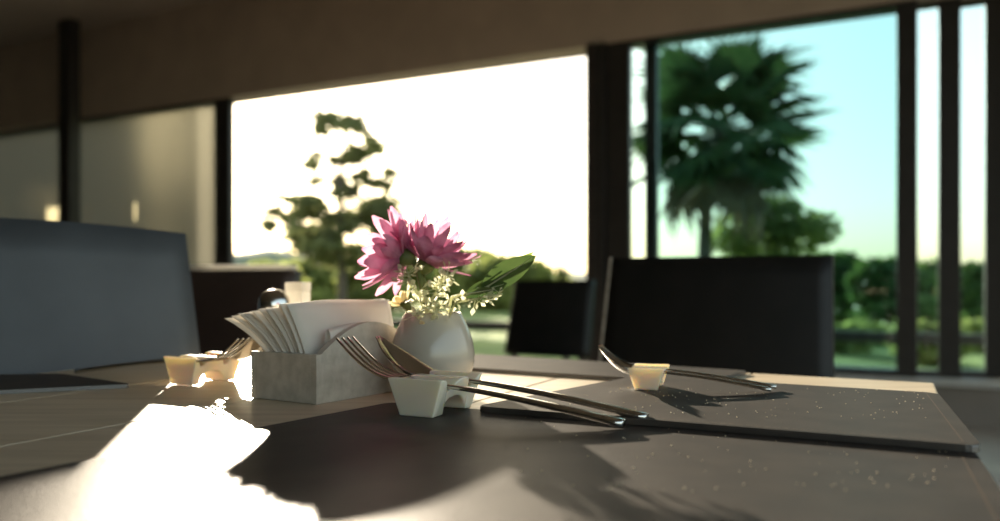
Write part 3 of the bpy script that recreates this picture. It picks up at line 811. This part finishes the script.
# front set: on the foreground mat
RC = Vector((-0.0470, 0.6180)); RA = math.radians(-27)           # rest: local y = along its length (63 deg), local x = right-front
rest('ceramic cutlery rest in front of the vase', (RC.x, RC.y, m1z+0.0002), RA)
vdir = Vector((-math.sin(RA), math.cos(RA))); udir = Vector((-math.cos(RA), -math.sin(RA)))   # length dir, tip dir
def cut(fn, label, off, end, L, zr, tipz, group, base=m1z, c=RC, v=vdir, u=udir, scale=1):
    e = c+v*off-u*end
    return fn(label, (e.x, e.y, base+0.0004), math.atan2(u.y, u.x), L/scale, end/scale, zr/scale, tipz/scale, group, scale)
cut(make_fork, 'steel fork on the rest in front of the vase', -0.012, 0.148, 0.222, 0.0215, 0.0525, 'front cutlery')
cut(make_spoon, 'steel spoon lying behind the fork on the front rest', 0.0185, 0.154, 0.219, 0.0222, 0.0520, 'front cutlery')
# left set
LC = Vector((-0.292, 0.828)); LA = math.radians(152)
rest('ceramic cutlery rest left of the napkin box', (LC.x, LC.y, TBL+0.0005), LA)
lv = Vector((-math.sin(LA), math.cos(LA))); lu = Vector((-math.cos(LA), -math.sin(LA)))
cut(make_spoon, 'steel spoon on the rest left of the napkin box', -0.012, 0.17, 0.250, 0.0222, 0.0580, 'left cutlery', TBL, LC, lv, lu)
cut(make_fork, 'steel fork behind the spoon on the left rest', 0.0185, 0.165, 0.240, 0.0218, 0.0470, 'left cutlery', TBL, LC, lv, lu)
# right set, smaller, on the overlapping mat
QC = Vector((0.128, 0.722)); QA = math.radians(-18)
rest('small ceramic cutlery rest on the right placemat', (QC.x, QC.y, m2z+0.0002), QA, 0.68)
qv = Vector((-math.sin(QA), math.cos(QA))); qu = Vector((-math.cos(QA), -math.sin(QA)))
cut(make_spoon, 'small steel spoon on the right rest', -0.0082, 0.100, 0.142, 0.0146, 0.0345, 'right cutlery', m2z, QC, qv, qu, 0.66)
cut(make_fork, 'small steel fork behind the small spoon on the right rest', 0.0126, 0.104, 0.149, 0.0146, 0.0345, 'right cutlery', m2z, QC, qv, qu, 0.66)

# ------------------------------------------------------------------ chairs
def chair(label, back_c, rz, w, top, m, crown=0.0, lean=0.10, piping=False, flare=0.0, top_glint=False):
    """back_c: floor point under the middle of the backrest; the chair faces local -y"""
    t = thing('dining_chair', label, 'chair', (back_c[0], back_c[1], 0), rz, 'dining chairs')
    zb = 0.50; n, k = 16, 10; th = 0.045
    def P(s, q, f):
        z = zb+(top+crown*(1-s*s)-zb)*q
        ww = w/2*(1+flare*(1-q))
        return Vector((s*ww, f+lean*(q-0.75)-0.02*(1-s*s), z))
    bm = bmesh.new()
    rings = []
    for i in range(k+1):
        q = i/k
        ring = [P(-1+2*j/n, q, 0.0) for j in range(n+1)]+[P(1-2*j/n, q, th) for j in range(n+1)]
        rings.append(ring)
    loft(bm, rings)
    es = [e for e in bm.edges if e.is_boundary or len(e.link_faces) == 2 and e.calc_face_angle(0) > 0.9]
    bmesh.ops.bevel(bm, geom=es, offset=0.014, segments=4, profile=0.6, affect='EDGES')
    o = obj('backrest', bm, m, t, smooth=True)
    if piping:
        bm = bmesh.new()
        pts = [P(-1, i/24, 0.004)+Vector((-0.003, 0, 0)) for i in range(25)]
        tube(bm, pts, 0.004, 6)
        obj('piping', bm, M['piping'], t)
        bm = bmesh.new()
        for i in range(48):
            pp = P(-1, (i+0.5)/48, 0.012)+Vector((-0.003, 0, 0))
            bmesh.ops.create_icosphere(bm, subdivisions=1, radius=0.0045, matrix=Matrix.Translation(pp))
        o2 = obj('stitching', bm, M['piping'], t); o2['kind'] = 'stuff'
    if top_glint:  # translucent strip added to imitate a sun highlight along the top
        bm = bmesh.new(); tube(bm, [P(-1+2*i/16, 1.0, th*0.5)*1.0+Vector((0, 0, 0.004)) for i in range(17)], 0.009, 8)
        tag(obj('top_highlight', bm, M['packet'], t, smooth=True), 'pale strip added as the sun highlight on the top edge')
    bm = bmesh.new(); box(bm, -w/2, w/2, -0.42, -0.035, 0.40, 0.475, None, 0.018); obj('seat', bm, m, t, smooth=False)
    for sx in (-1, 1):
        bm = bmesh.new(); tube(bm, [(sx*(w/2-0.03), -0.385, 0.0), (sx*(w/2-0.03), -0.385, 0.402)], [0.014, 0.02], 8); obj('leg', bm, M['leg'], t)
        bm = bmesh.new(); tube(bm, [(sx*(w/2-0.025), 0.03, 0.0), (sx*(w/2-0.025), -0.035, 0.40), (sx*(w/2-0.025), -0.045, 0.52)], [0.014, 0.02, 0.018], 8); obj('leg', bm, M['leg'], t)
    bm = bmesh.new(); box(bm, -w/2+0.04, w/2-0.04, -0.03, -0.01, 0.36, 0.398); obj('rear_rail', bm, M['leg'], t)
    return t
chair('large black vinyl chair with light stitched edge beyond the table', (at(713, 281, 1.6).x, 1.6), math.radians(-26), 0.418, 0.897, M['chair'], lean=0.10, piping=True, flare=0.05)
chair('blue-grey upholstered chair at the left table end', (-0.64, 1.03), math.radians(33), 0.50, 0.917, M['chairb'], crown=0.012, lean=0.10, flare=0.10)
chair('dark brown chair behind the napkins, sun highlight added on its top edge', (at(222, 281, 2.25).x, 2.25), math.radians(-28), 0.44, 0.880, M['chairn'], lean=0.08, top_glint=True)
chair('small black chair standing farther back beside the wide post', (at(551, 281, 4.0).x, 4.0), math.radians(-28), 0.40, 0.855, M['chair'], lean=0.10, piping=True, flare=0.05)
